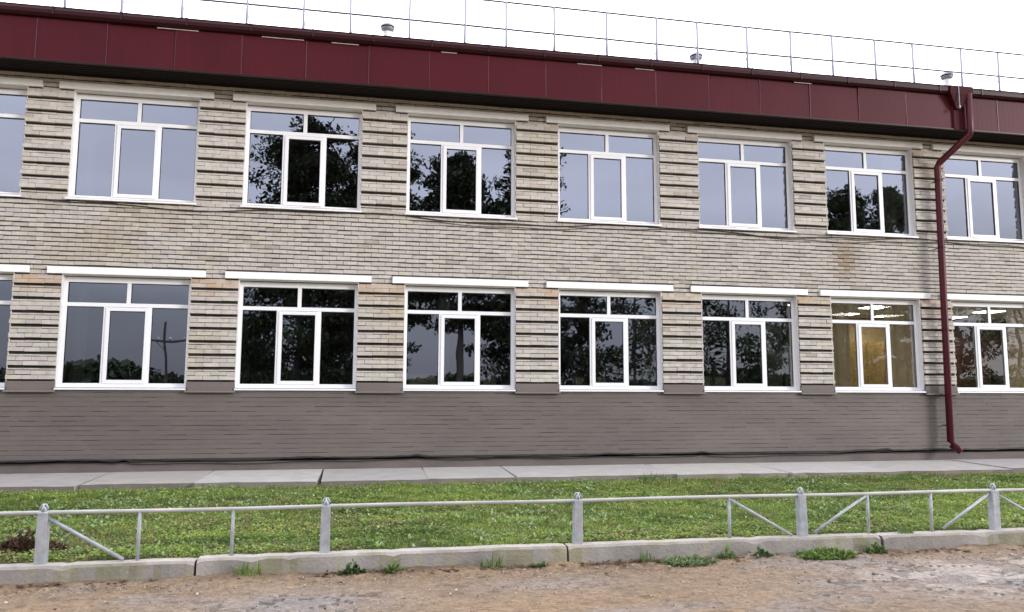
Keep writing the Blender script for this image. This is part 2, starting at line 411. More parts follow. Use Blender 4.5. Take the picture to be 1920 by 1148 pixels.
zz = lawn_z(x, y) - .008 + np.where(isc, rng.uniform(.01, .055, n) * (.5 + hn), 0)
tone = np.clip(.55 * fbm(x * .8 + 2, y * 1.6 + 7, 4) + .45 * fbm(x * 5 + 2, y * 8 + 7, 3), 0, 1)[:, None]
g1 = np.array([.10, .185, .036]); g2 = np.array([.31, .42, .085]); g3 = np.array([.44, .47, .20]); g4 = np.array([.33, .25, .14])
tt = np.clip((tone - .34) * 3.0, 0, 1)
C = g1 * (1 - tt) + g2 * tt
rr = rng.random((n, 1)); C = np.where(rr < .06, g3 * (.7 + .5 * rng.random((n, 1))), C); dry = np.clip(fbm(x * 1.3 + 50, y * 2, 3) - .43, 0, 1)[:, None] + bare[keep][:, None] * .5
C = np.where(rng.random((n, 1)) < .05 + dry * .9, g4 * (.5 + .8 * rng.random((n, 1))), C)
C = C * rng.uniform(.78, 1.22, (n, 1))
V, F, CC = leaves(np.stack([x, y, zz], 1), rng.uniform(0, 2 * PI, n), Ln, W, C, up)
tag(np_mesh('grass', V, F, CC, M['grass']), 'short green grass and clover between kerb and paving', 'grass', kind='stuff')
# larger weed leaves scattered in the lawn
n = 9000
x, y = rand_cover(n, -3, 24, -6.8, -1.75)
kk = rng.random(n) < np.clip((fbm(x * .8 + 70, y * 1.1, 4) - .42) * 5, .04, 1); x, y = x[kk], y[kk]; n = len(x)
nl = 6; x = np.repeat(x, nl) + rng.normal(0, .02, n * nl); y = np.repeat(y, nl) + rng.normal(0, .02, n * nl); n *= nl
C = np.array([.26, .36, .11]) * rng.uniform(.5, 1.5, (n, 1)); C[:, 2] *= rng.uniform(.7, 1.8, n); C = np.where(rng.random((n, 1)) < .12, np.array([.50, .54, .36]) * rng.uniform(.7, 1.1, (n, 1)), C)
V, F, CC = leaves(np.stack([x, y, lawn_z(x, y) + .02], 1), rng.uniform(0, 2 * PI, n), rng.uniform(.025, .065, n), rng.uniform(.012, .03, n), C, rng.uniform(.15, .9, n))
tag(np_mesh('ground_cover', V, F, CC, M['grass']), 'broad leaved weeds and dandelion leaves through the lawn', 'ground cover', kind='stuff')

# gravel on the road
def stones(n, x, y, z, r, C, name, label, cat):
    base = np.array([[1, 0, 0], [0, 1, 0], [-1, 0, 0], [0, -1, 0], [0, 0, .7], [0, 0, -.5]], float)
    fc = np.array([[0, 1, 4], [1, 2, 4], [2, 3, 4], [3, 0, 4], [1, 0, 5], [2, 1, 5], [3, 2, 5], [0, 3, 5]])
    a = rng.uniform(0, 2 * PI, n); ca, sa = np.cos(a)[:, None], np.sin(a)[:, None]
    b = base[None] * rng.uniform(.6, 1.3, (n, 6, 1)) * r[:, None, None]
    bx = b[..., 0] * ca - b[..., 1] * sa * .7; by = b[..., 0] * sa + b[..., 1] * ca * .7
    V = np.stack([bx + x[:, None], by + y[:, None], b[..., 2] * .8 + z[:, None]], -1).reshape(-1, 3)
    F = (np.arange(n)[:, None, None] * 6 + fc[None]).reshape(-1, 3)
    tag(np_mesh(name, V, F, np.repeat(C, 8, axis=0), M['stone']), label, cat, kind='stuff')
n = 9000
x = rng.uniform(-3, 20, n); y = -7.04 - np.abs(rng.normal(0, 1.0, n)) * np.where(rng.random(n) < .5, .22, 1.3)
r = rng.uniform(.004, .013, n) * np.where(rng.random(n) < .03, 2.4, 1)
pal = np.array([[.34, .27, .20], [.24, .165, .11], [.50, .45, .38], [.10, .065, .045], [.22, .205, .19]])
stones(n, x, y, np.full(n, .014), r, pal[rng.integers(0, 5, n)] * rng.uniform(.7, 1.2, (n, 1)), 'gravel', 'loose pale and brown grit on the sandy road', 'gravel')
n = 2600; x = rng.uniform(-3, 22, n); y = rng.uniform(-6.8, -1.8, n); kk = fbm(x * .9 + 14, y * 1.3 + 3, 4) > .45; x, y = x[kk], y[kk]; n = len(x)
C = np.array([.26, .16, .07]) * rng.uniform(.4, 1.6, (n, 1))
V, F, CC = leaves(np.stack([x, y, lawn_z(x, y) + .045], 1), rng.uniform(0, 2 * PI, n), rng.uniform(.025, .06, n), rng.uniform(.012, .03, n), C, rng.uniform(-.2, .4, n))
tag(np_mesh('leaf_litter', V, F, CC, M['grass']), 'brown fallen leaves scattered over the lawn', 'leaf litter', kind='stuff')
n = 2200; x = rng.uniform(-3, 20, n); kk = fbm(x * 1.7 + 40, x * 0 + 3, 4) > .42; x = x[kk]; n = len(x)
y = -7.06 - np.abs(rng.normal(0, .07, n))
C = np.array([.10, .06, .035]) * rng.uniform(.5, 2.2, (n, 1))
V, F, CC = leaves(np.stack([x, y, np.full(n, .03)], 1), rng.uniform(0, 2 * PI, n), rng.uniform(.02, .07, n), rng.uniform(.008, .03, n), C, rng.uniform(-.1, .35, n))
tag(np_mesh('leaf_litter', V, F, CC, M['grass']), 'brown dead leaves and debris along the kerb foot', 'leaf litter', kind='stuff')

# countable weeds
def weed(x, y, z, r, h, n, tone, label, grassy=False):
    n = int(n * (1 if grassy else 1 + r * 9)); nd = rng.uniform(0, 2 * PI, n); rr = r * np.sqrt(rng.random(n)) * 1.5
    th = rng.uniform(0, 2 * PI, n); P = np.stack([rr * np.cos(th) * .7, rr * np.sin(th) * .3, rng.uniform(0, 1, n) * h * (0 if grassy else 1) * np.exp(-(rr / r) ** 2 * 1.2) * (.5 + rng.random(n) * .5)], 1)
    Ln = (rng.uniform(.6, 1.2, n) * h) if grassy else np.minimum(rng.uniform(.35, .8, n) * r, rng.uniform(.03, .075, n))
    W = np.full(n, .007) if grassy else Ln * rng.uniform(.25, .5, n)
    up = rng.uniform(.7, 1.5, n) if grassy else rng.uniform(.1, 1.2, n)
    C = np.array(tone) * rng.uniform(.45, 1.5, (n, 1))
    V, F, CC = leaves(P, nd, Ln, W, C, up)
    o = np_mesh('weed', V, F, CC, M['grass']); o.location = (x, y, z)
    tag(o, label, 'weed', 'weeds growing along the kerb and paving')
G = (.14, .23, .06); Y = (.22, .32, .07); D = (.06, .12, .03)
weed(6.13, -7.07, 0, .13, .15, 90, Y, 'small yellow green weed at the kerb foot just right of the left kerb joint', True)
weed(7.10, -7.09, 0, .13, .16, 80, D, 'small dark leafy weed against the kerb, left of a paler twin')
weed(7.48, -7.10, 0, .11, .16, 60, G, 'small upright green weed against the kerb, right of the dark leafy one')
weed(8.45, -7.10, 0, .12, .15, 60, G, 'green tuft at the kerb foot left of the joint by the middle fence post', True)
weed(8.93, -7.12, 0, .09, .08, 40, D, 'tiny low weed with brown leaves beside the middle kerb joint')
weed(10.06, -7.10, 0, .09, .13, 40, G, 'small single tuft between the middle kerb joint and the sprawling weed', True)
weed(10.50, -7.16, 0, .30, .07, 200, (.20, .27, .12), 'wide sprawling grey green weed spreading from kerb onto the road')
weed(10.95, -7.08, 0, .12, .20, 70, G, 'taller leafy weed leaning on the kerb at the right end of the sprawling one')
weed(11.35, -7.10, 0, .16, .14, 90, D, 'dark low clump at the kerb foot below the thin fence bar with a diagonal')
weed(12.05, -7.15, 0, .34, .13, 260, (.17, .25, .065), 'biggest bright green weed clump beside the kerb joint on the right')
weed(12.70, -7.08, 0, .14, .18, 90, G, 'green weed growing out of the kerb joint on the right')
weed(12.2, -1.74, .20, .26, .17, 130, G, 'long leaved grass tuft against the edge of the paving slabs', True)
weed(13.2, -6.93, .17, .10, .10, 60, G, 'small moss green tuft on top of the kerb at the right', True)
weed(3.95, -6.35, .19, .35, .22, 300, (.10, .06, .035), 'dead brown weed clump left of the first fence post')

# ---------------------------------------------------------------- building
B = empty('brick_building', (0, 0, 0))
tag(B, 'long two storey pale brick building with maroon fascia and white windows', 'building')
off = {-1: 0, 0: .05, 1: -.017, 2: -.030, 3: .001, 4: .036, 5: .068, 6: .008, 7: -.055, 8: 0, 9: 0}
BAYS = list(range(-1, 10)); XL, XR = -5.0, 29.4
bx = {b: 3.0 * b + off[b] for b in BAYS}
HW = 1.085                       # half width of a window opening
ROWS = (S, S + 3.385)            # opening bottoms
OH = 2.0                         # opening height
CH = OH / 24                     # brick course height
Z_BR_TOP = S + 5.95
Z_PL_BOT = S - 1.27

def brick_col(x, z):
    r = random.random()
    if r < .45: c = (.495, .46, .415)
    elif r < .70: c = (.50, .455, .42)
    elif r < .84: c = (.49, .45, .385)
    elif r < .95: c = (.47, .425, .395)
    else: c = (.39, .355, .31)
    k = random.uniform(.92, 1.06)
    st = float(fbm(np.array(x * .55 + 3), np.array(z * .9 + 12), 3))
    if st > .58: t = min(1, (st - .58) * 5); c = (c[0] * (1 - .08 * t), c[1] * (1 - .12 * t), c[2] * (1 - .22 * t))
    # rust stain under the upper sill of the sixth bay, ochre tops of the lower piers
    t = math.exp(-((x - 17.35) / (.22 + .25 * max(0, z - S - 2.6))) ** 2) * max(0, min(1, (z - S - 2.15) * 2)) * max(0, min(1, (S + 3.4 - z) * 2)) * .75
    c = tuple(ci * (1 - t) + di * t for ci, di in zip(c, (.26, .17, .09)))
    return tuple(ci * k for ci in c)

def course_span(mb, x0, x1, z0, row, colf, yf=0.0, gx_=.007, gz=.020, L_=.26, mi=0, jit=.004, depth=.06, phase=0):
    """one course of bricks between x0 and x1"""
    x = math.floor(x0 / L_) * L_ - L_ + (L_ / 2 if row % 2 else 0) + phase
    while x < x1:
        l = L_
        a, b = max(x, x0), min(x + l, x1)
        if b - a > .03:
            y = yf + random.uniform(-jit, jit); zj = random.uniform(-.002, .002) + .016 * (float(vnoise(np.array((a + b) * .8), np.array(row * .37))) - .5); h2 = gz + random.uniform(-.004, .006)
            g = gx_ if b < x1 else 0; g0 = gx_ if a > x0 else 0
            tl = random.uniform(-.003, .003)
            mb.box(a + g0 / 2, b - g / 2, y, y + depth, z0 + zj, z0 + CH - h2 + zj, mi, colf((a + b) / 2, z0), skip='b',
                   tf=lambda p, c=(a + b) / 2, t=tl, w=b - a: (p[0], p[1], p[2] + t * (p[0] - c) / w * 2))
        x += l

# brick field between, above and beside the windows (bricks over a recessed mortar bed)
mb = MB(); row = 0
def mortar(x0, x1, z0, z1): mb.box(x0, x1, .009, .30, z0, z1, 1)
segs = []
z = S + 0.0
nrow = int(round((Z_BR_TOP - S) / CH)) + 1
def free_spans(zc):
    """x spans of plain brick at height zc"""
    holes = []
    for r in ROWS:
        if r - .0 <= zc <= r + OH - .05:
            for b in BAYS: holes.append((bx[b] - HW - .03, bx[b] + HW + .03))
            for b in BAYS[:-1]: holes.append((bx[b] + HW, bx[b + 1] - HW))
        elif r + OH - .05 < zc < r + OH + .13:
            for b in BAYS: holes.append((bx[b] - 1.325, bx[b] + 1.325))
    holes.sort(); out = []; cur = XL
    for a, b in holes:
        if a > cur: out.append((cur, a))
        cur = max(cur, b)
    if cur < XR: out.append((cur, XR))
    return out
for i in range(nrow):
    z0 = S + i * CH
    if z0 > S + 2.0 and z0 < S + 3.385: pass
    for a, b in free_spans(z0 + CH * .5): course_span(mb, a, b, z0, i, brick_col)
for r0, r1 in ((ROWS[0] + OH, ROWS[1]), (ROWS[1] + OH, Z_BR_TOP)): mortar(XL, XR, r0, r1)
for r in ROWS:
    cur = XL
    for b in BAYS:
        mortar(cur, bx[b] - HW, r, r + OH); cur = bx[b] + HW
    mortar(cur, XR, r, r + OH)
mb.build('wall', [M['brick'], M['mortar']], B, color=True)

# brown painted plinth in brick courses
mb = MB()
def brown_col(x, z):
    k = random.uniform(.975, 1.02) * (.90 + .2 * float(fbm(np.array(x * .5), np.array(z * 1.2), 3))); return (.137 * k, .115 * k, .104 * k)
z0 = S - CH; i = 0
while z0 > Z_PL_BOT - .02:
    x = XL + (.13 if i % 2 else 0)
    while x < XR:
        l = .26 if random.random() < .8 else .39; h2 = .009 if random.random() < .22 else random.uniform(.002, .005)
        y = random.uniform(-.0015, .0015)
        mb.box(x, min(x + l - .0005, XR), y - .012, y + .05, z0 + random.uniform(-.002, .002), z0 + CH - h2, 0, brown_col(x, z0), skip='b')
        x += l
    z0 -= CH; i += 1
zb = z0 + CH
mb.box(XL, XR, .003, .30, Z_PL_BOT, S, 1)
mb.build('plinth', [M['brown'], M['brown_joint']], B, color=True)
# rendered foundation below a broken edge
mb = MB(); n = 240
for i in range(n):
    a = XL + (XR - XL) * i / n; b = XL + (XR - XL) * (i + 1) / n
    e0 = Z_PL_BOT - .018 + .018 * math.sin(i * .31) * (vnoise(np.array(i * .35), np.array(2.)) ** 2)
    dd = .055
    mb.face([(a, dd - .06, SLAB_Z - .3), (b, dd - .06, SLAB_Z - .3), (b, dd - .055, Z_PL_BOT - .05), (a, dd - .055, Z_PL_BOT - .05)])
    mb.face([(a, dd - .055, Z_PL_BOT - .05), (b, dd - .055, Z_PL_BOT - .05), (b, .12, Z_PL_BOT - .035), (a, .12, Z_PL_BOT - .035)])
mb.build('foundation', M['base'], B, smooth=False)

# piers: corbelled courses in threes, the lowest standing proud over a raked joint
def make_pier(x0, x1, zb, lower):
    mb = MB(); CP = .08
    mb.box(x0 + .012, x1 - .012, .085, .2, zb - .07, zb + OH, 1)
    rows_ = []
    if not lower: rows_ += [(zb - .003, 'plain'), (zb + .068, 'plain2')]
    for m_ in range(8):
        for c in range(3 if m_ < 7 else 2): rows_.append((zb + .14 + .24 * m_ + CP * c, c))
    for z0, c in rows_:
        yy = {0: -.056, 1: -.044, 2: -.042, 'plain': .0, 'plain2': -.004}[c]
        gap = {0: .011, 1: .010, 2: .054, 'plain': .010, 'plain2': .046}[c]
        top = z0 > zb + 1.85
        if top: gap = .010
        if top and c == 1: yy = -.006
        n = 3; xs = [x0 + (x1 - x0) * k / n for k in range(n + 1)] if c != 1 else [x0, x0 + (x1 - x0) / 6, x0 + (x1 - x0) / 2, x0 + (x1 - x0) * 5 / 6, x1]
        jc = random.uniform(-.01, .008) if c == 0 else 0
        for a, b in zip(xs[:-1], xs[1:]):
            
            cc = brick_col((a + b) / 2, z0 + 40)
            if lower and z0 > zb + 1.6:
                t = random.uniform(.1, .75) * (.6 if z0 < zb + 1.8 else 1); cc = tuple(ci * (1 - t) + di * t for ci, di in zip(cc, (.44, .30, .18)))
            cc = tuple(v * 1.05 for v in cc)
            j = random.uniform(-.006, .006) + jc; e_ = random.uniform(-.008, .004); e2 = random.uniform(-.004, .008)
            sg = random.uniform(-.004, .004); hh_ = (.068 if c == 'plain' else (.072 if c == 'plain2' else CP))
            mb.box(a + (.003 if a > x0 else e_), b - (.003 if b < x1 else -e2), yy + j, .10, z0 + sg, z0 + hh_ - gap + sg * .5, 0, cc, skip='b')
    # dark raked joint under each proud course
    p = mb.build('pier', [M['brick'], M['mortar']], B, color=True)
    if lower:
        q = MB()
        q.box(x0 - .008, x1 + .008, -.050, .02, zb - .050, zb + .105, 0, (.150, .126, .115))
        q.box(x0 - .022, x1 + .022, -.092, .02, zb - .086, zb - .050, 0, (.175, .15, .137))
        q.build('painted_base', M['brown'], p, color=True, bevel=.004)
for ri, r in enumerate(ROWS):
    for b in BAYS[:-1]:
        x0, x1 = bx[b] + HW, bx[b + 1] - HW
        if ri == 0:
            # the lowest brown courses of a lower pier
            make_pier(x0, x1, r + .0, True)
        else: make_pier(x0, x1, r + .0, False)

# lintels
def lintel(b, r):
    mb = MB(); x = bx[b]; n = 12; top = []; 
    x0, x1 = x - 1.325 + random.uniform(-.012, .012), x + 1.325 + random.uniform(-.012, .012)
    mb.box(x0, x1, -.045, .16, r + OH, r + OH + .128)
    mb.build('lintel', M['lintel'], B, bevel=.006)

# windows: frame > sash, pane, sill, reveal
def make_window_meshes():
    W = HW - .008; H = OH - .03; y0, y1 = .125, .185
    fr_ = MB(); a = .062
    fr_.box(-W, -W + a, y0, y1, .0, H); fr_.box(W - a, W, y0, y1, 0, H)
    fr_.box(-W + a, W - a, y0, y1, .0, .075); fr_.box(-W + a, W - a, y0, y1, H - .095, H)
    zt = 1.44; fr_.box(-W + a, W - a, y0 - .002, y1, zt, zt + .07)           # transom
    fr_.box(-.035, .035, y0, y1, zt + .07, H - .095)                        # top mullion
    fr_.box(-.405, -.350, y0, y1, .075, zt); fr_.box(.350, .405, y0, y1, .075, zt)
    sa = MB(); s0, s1, t0, t1 = -.362, .362, .068, zt - .008; q = .065
    sa.box(s0, s0 + q, y0 - .018, y0 + .03, t0, t1); sa.box(s1 - q, s1, y0 - .018, y0 + .03, t0, t1)
    sa.box(s0 + q, s1 - q, y0 - .018, y0 + .03, t0, t0 + q); sa.box(s0 + q, s1 - q, y0 - .018, y0 + .03, t1 - q, t1)
    gk = MB()
    def ring(x0, x1, z0, z1, y, w=.007):
        gk.box(x0, x0 + w, y, y + .01, z0, z1); gk.box(x1 - w, x1, y, y + .01, z0, z1)
        gk.box(x0 + w, x1 - w, y, y + .01, z0, z0 + w); gk.box(x0 + w, x1 - w, y, y + .01, z1 - w * 1.8, z1)
    panes = [(-W + a, -.405, .075, zt), (.405, W - a, .075, zt), (-W + a, -.035, zt + .07, H - .095), (.035, W - a, zt + .07, H - .095), (s0 + q, s1 - q, t0 + q, t1 - q)]
    for i, (x0, x1, z0, z1) in enumerate(panes): ring(x0, x1, z0, z1, y0 + (.012 if i < 4 else -.004))
    si = MB()
    si.face([(-HW - .025, -.045, -.015), (HW + .025, -.045, -.015), (HW + .0, y0 + .01, .016), (-HW, y0 + .01, .016)])
    si.box(-HW - .025, HW + .025, -.05, -.042, -.042, -.012)
    si.box(-HW - .025, HW + .025, -.042, -.02, -.042, -.036)
    rv = MB(); t = .014
    rv.box(-HW, -HW + t, -.002, y1 + .06, .0, OH); rv.box(HW - t, HW, -.002, y1 + .06, .0, OH)
    rv.box(-HW + t, HW - t, -.002, y1 + .06, OH - t, OH)
    pn = [ (x0, x1, z0, z1, y0 + (.03 if i < 4 else .012)) for i, (x0, x1, z0, z1) in enumerate(panes)]
    return fr_, sa, gk, si, rv, pn
fr_, sa, gk, si, rv, PN = make_window_meshes()
proto = {}
def window(b, r, k):
    x = bx[b]
    if not proto:
        f = fr_.build('window', M['upvc'], B, bevel=.004); f.location = (x, 0, r)
        proto['window'] = f
        for nm, m_, mt in (('sash', sa, M['upvc']), ('gasket', gk, M['gasket']), ('sill', si, M['upvc']), ('reveal', rv, M['reveal'])):
            proto[nm] = m_.build(nm, mt, f, bevel=.004 if nm == 'sash' else 0)
    else:
        f = proto['window'].copy(); f.location = (x, 0, r); COL.objects.link(f)
        for nm in ('sash', 'gasket', 'sill', 'reveal'):
            c = proto[nm].copy(); COL.objects.link(c); c.parent = f
    p = MB()
    for (x0, x1, z0, z1, y) in PN:     # every pane sits a hair out of true, as double glazing does
        tx, tz = random.uniform(-.0018, .0018), random.uniform(-.0018, .0018)
        cx, cz = (x0 + x1) / 2, (z0 + z1) / 2
        Y_ = lambda px, pz: y + (px - cx) * tx / .3 * .3 + (pz - cz) * tz
        p.face([(x0, Y_(x0, z0), z0), (x1, Y_(x1, z0), z0), (x1, Y_(x1, z1), z1), (x0, Y_(x0, z1), z1)])
    p.build('pane', M['glass'], f)
for ri, r in enumerate(ROWS):
    for b in BAYS:
        lintel(b, r); window(b, r, ri)

# interior shell
DEP = 7.0
mb = MB()
for z0 in (S - .85, S + 2.35, S + 2.55, S + 5.75):
    mb.box(XL, XR, .31, DEP, z0 - .05, z0)
mb.build('floor_slab', M['ceil'], B)
mb = MB(); mb.box(XL, XR, DEP, DEP + .2, S - .9, S + 5.8)
for xx in (XL, 4.5, 10.5, 16.02, 30):
    for z0, z1 in ((S - .85, S + 2.30), (S + 2.55, S + 5.70)):
        mb.box(min(xx, XR - .1), min(xx, XR - .1) + .1, .32, DEP, z0, z1)
mb.build('interior_wall', M['room'], B)
mb = MB(); mb.box(16.15, 25.3, DEP - .08, DEP - .01, S - .85, S + 2.28)
mb.build('ochre_partition', M['room_ochre'], B)
mb = MB(); mb.box(25.3, XR - .15, DEP - .08, DEP - .01, S - .85, S + 2.28); mb.build('brown_partition', M['room_brown'], B)
# inner face of the outer wall + body sides and roof
mb = MB(); mb.box(XL - .3, XL, .0, 12, SLAB_Z - .3, S + 5.95); mb.box(XR, XR + .3, 0, 12, SLAB_Z - .3, S + 5.95); mb.box(XL, XR, 11.7, 12, SLAB_Z - .3, S + 5.95)
mb.build('side_wall', M['mortar'], B)

# eaves: soffit, fascia sheets, gutter trim, roof
ZF0, ZF1, ZT = S + 5.66, S + 6.43, S + 6.60
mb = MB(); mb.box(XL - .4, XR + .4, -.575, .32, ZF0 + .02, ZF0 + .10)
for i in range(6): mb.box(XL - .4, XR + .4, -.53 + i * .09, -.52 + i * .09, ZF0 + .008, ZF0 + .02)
mb.box(XL, XR, -.035, .0, ZF0 - .02, ZF0 + .02)  # dark strip added to deepen the shade at the wall top
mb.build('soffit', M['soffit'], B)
mb = MB(); x = XL - .4; JX = 19.83
pan = []
while x < XR + .4:
    pan.append((x, x + 1.14)); x += 1.14
for (a, b) in pan:
    tl = random.uniform(-.012, .012); tw = random.uniform(-.006, .006); per = .114 / 2
    n = 20; prof = []
    for i in range(n + 1):
        xx = a + (b - a) * i / n
        d = (-.0007 if i % 2 else 0.0)
        prof.append((xx, d))
    for i in range(n):
        (xa, da), (xb, db) = prof[i], prof[i + 1]
        ya = -.60 + da + tw * i / n; yb = -.60 + db + tw * (i + 1) / n
        xa2 = xa + .012; 
        mb.face([(xa, ya, ZF0), (xb, ya - (.0), ZF0), (xb, ya + tl, ZF1), (xa, ya + tl, ZF1)])
        mb.face([(xb, ya, ZF0), (xb + .0005, yb, ZF0), (xb + .0005, yb + tl, ZF1), (xb, ya + tl, ZF1)])
    q_ = random.uniform(.003, .009); mb.box(a - q_, a + q_, -.608, -.600, ZF0, ZF1, 1)
mb.build('fascia', [M['maroon'], M['maroon_seam']], B)
mb = MB()
mb.box(XL - .4, XR + .4, -.622, -.56, ZF0 - .012, ZF0 + .014)                    # drip edge
mb.build('drip_edge', M['maroon_dark'], B)
mb = MB()     # gutter profile, broken at the downpipe joint
def gut(a, b, dz=0):
    pr = [(-.60, ZF1 - .01), (-.655, ZF1 + .005), (-.70, ZF1 + .05), (-.71, ZF1 + .11), (-.69, ZT - .01), (-.70, ZT + .005), (-.60, ZT), (-.45, ZT + .02)]
    for p, q in zip(pr[:-1], pr[1:]): mb.face([(a, p[0], p[1] + dz), (b, p[0], p[1] + dz), (b, q[0], q[1] + dz), (a, q[0], q[1] + dz)])
    for e_ in (a, b): mb.face([(e_, p[0], p[1] + dz) for p in pr])
    x = a + .5
    while x < b: 
        mb.box(x, x + .03, -.715, -.69, ZF1 + .03 + dz, ZT + .006 + dz); x += 1.1
gut(XL - .4, JX - .10); gut(JX + .02, XR + .4, -.012)
mb.build('gutter', M['maroon_dark'], B)
# thin pale slips along the line between gutter and fascia
for a, b in ((5.2, 5.95), (6.45, 6.95), (8.5, 8.8), (11.2, 11.7), (12.4, 12.8), (15.9, 16.3), (3.4, 4.1)):
    mb = MB(); mb.box(a, b, -.622, -.60, ZF1 - .022, ZF1 - .012); mb.build('pale_slip', M['white_strip'], B)
mb = MB(); mb.face([(XL - .4, -.46, ZT), (XR + .4, -.46, ZT), (XR + .4, 12.3, ZT + .35), (XL - .4, 12.3, ZT + .35)])
mb.face([(XL - .4, 12.3, ZT + .35), (XR + .4, 12.3, ZT + .35), (XR + .4, 12.3, ZF0), (XL - .4, 12.3, ZF0)])
mb.build('roof', M['roof'], B)

# roof railing
rl = MB(); rz = (S + 7.88, S + 7.30)
def sag(x, z): return z + .02 * math.sin(x * .35) - .006 * max(0, x - 12)
for z in rz:
    pts = [(xx, 0, sag(xx, z)) for xx in np.arange(XL, XR + .2, 1.05)]
    rl.tube(pts, .022, 6)
R0 = rl.build('roof_railing', M['rail_dark'], B, smooth=True)
po = MB(); po.tube([(0, 0, ZT + .02), (0, 0, S + 7.87)], .026, 6); po.tube([(0, 0.01, S + 7.25), (.06, .55, ZT + .05)], .009, 5); po.box(-.05, .05, -.05, .05, ZT + .005, ZT + .03)
pp = None; xs = []
x = 3.602 - 1.035 * 8
while x < XR: xs.append(x); x += 1.045
for x in xs:
    if pp is None: pp = po.build('post', M['rail_post'], R0, smooth=True); o = pp
    else: o = pp.copy(); COL.objects.link(o); o.parent = R0
    o.location = (x + random.uniform(-.03, .03), 0, -.006 * max(0, x - 12)); o.rotation_euler = (0, random.uniform(-.012, .012), 0)

# roof vents
for i, (x, z) in enumerate(((7.54, 8.16), (14.92, 8.13), (21.85, 8.22))):
    v = MB(); zt = S + z - .0
    v.lathe([(.085, ZT), (.085, zt - .19)], x, 2.0, 16)
    p = v.build('roof_vent', M['lintel'], B, smooth=True)
    c = MB()
    c.lathe([(.10, zt - .20), (.15, zt - .15), (.155, zt - .13)], x, 2.0, 18)
    c.lathe([(.158, zt - .09), (.150, zt - .05), (.115, zt - .015), (.06, zt), (0.001, zt + .005)], x, 2.0, 18)
    c.build('vent_cap', M['galv'], p, smooth=True)
    d = MB(); d.lathe([(.13, zt - .135), (.13, zt - .085)], x, 2.0, 18); d.build('vent_slot', M['gasket'], p)

# downpipe with hopper, swan neck and shoe
hp = MB(); hx = JX - .06
hp.box(hx - .26, hx + .30, -.72, -.60, S + 6.44, S + 6.60)
k = [(hx - .26, S + 6.44), (hx + .30, S + 6.44), (hx + .02, S + 6.16), (hx - .06, S + 6.16)]
dp = MB()
path = [(20.02, -.70, S + 6.45), (20.02, -.70, S + 5.60), (20.0, -.69, S + 5.54), (19.60, -.22, S + 5.02), (19.565, -.20, S + 4.93), (19.525, -.20, S + 2.0), (19.49, -.20, S - 1.08), (19.50, -.22, S - 1.14), (19.60, -.36, S - 1.27)]
dp.tube(path, [.070, .070, .072, .070, .072, .070, .070, .074, .078], 14)
P0 = dp.build('downpipe', M['pipe'], B, smooth=True)
h2 = MB()
h2.box(hx - .22, hx + .34, -.735, -.60, S + 6.43, S + 6.60)
fr4 = [(hx - .22, -.735, S + 6.43), (hx + .34, -.735, S + 6.43), (hx + .34, -.60, S + 6.43), (hx - .22, -.60, S + 6.43)]
lo4 = [(hx - .05, -.68, S + 6.10), (hx + .04, -.68, S + 6.10), (hx + .04, -.61, S + 6.10), (hx - .05, -.61, S + 6.10)]
for i in range(4): h2.face([fr4[i], lo4[i], lo4[(i + 1) % 4], fr4[(i + 1) % 4]])
h2.build('hopper', M['hopper'], P0)
g = MB(); g.box(hx - .09, hx + .05, -.632, -.612, ZF0 - .01, S + 6.12); g.build('joint_cover', M['hopper'], P0)
g = MB(); g.tube([(hx - .03, -.75, S + 6.58), (hx - .03, -.75, S + 6.12)], .008, 6); g.lathe([(.001, S + 6.08), (.022, S + 6.10), (.022, S + 6.14), (.001, S + 6.16)], hx - .03, -.75, 10)
g.build('bracket_rod', M['fence'], P0)
for zz in (4.6, 3.1, 1.3, -.12, -.75):
    cl = MB(); t = (4.93 - zz) / 6.0; cx = 19.565 - .075 * t
    cl.lathe([(.071, S + zz), (.079, S + zz), (.079, S + zz + .03), (.071, S + zz + .03)], cx, -.20, 14)
    cl.box(cx - .008, cx + .008, -.14, .02, S + zz + .004, S + zz + .026)
    cl.build('pipe_clamp', M['maroon'] if zz < .5 else M['maroon_dark'], P0)

# cables on the wall
def cable(pts, r, label=None):
    c = MB(); c.tube(pts, r, 6); return c.build('cable', M['black'], B, smooth=True)
pts = []; x = XL
while x < XR:
    z = S + 3.29 + .045 * math.sin(x * 1.05 + .6) + .02 * math.sin(x * 2.7) - .004 * max(0, x - 14); pts.append((x, -.02 if (x % 3) < 1.9 and (x % 3) > 1.1 else -.016, z)); x += .2
cable(pts, .009)
pts = []; x = 8.0
while x < XR: pts.append((x, -.018, S + 3.23 + .05 * math.sin(x * .9 + 2.) + .012 * math.sin(x * 3.9))); x += .2
cable(pts, .006)
pts = []; x = XL
while x < XR:
    pts.append((x, -.035, Z_PL_BOT - .004 + .012 * math.sin(x * 1.1) + .010 * math.sin(x * 3.3) + (.022 if abs(x - 13.9) < .12 or abs(x - 18.0) < .15 or abs(x - 3.1) < .06 or abs(x - 8.2) < .06 else 0) + .006 * max(0, x - 16))); x += .15
cable([(p[0], p[1], p[2] + random.uniform(-.005, .005)) for p in pts], [random.choice((.010, .014, .018, .022, .015)) for p in pts])
cable([(p[0], -.03, p[2] - .055 + .012 * math.sin(p[0] * .8)) for p in pts if p[0] < 20], .007)

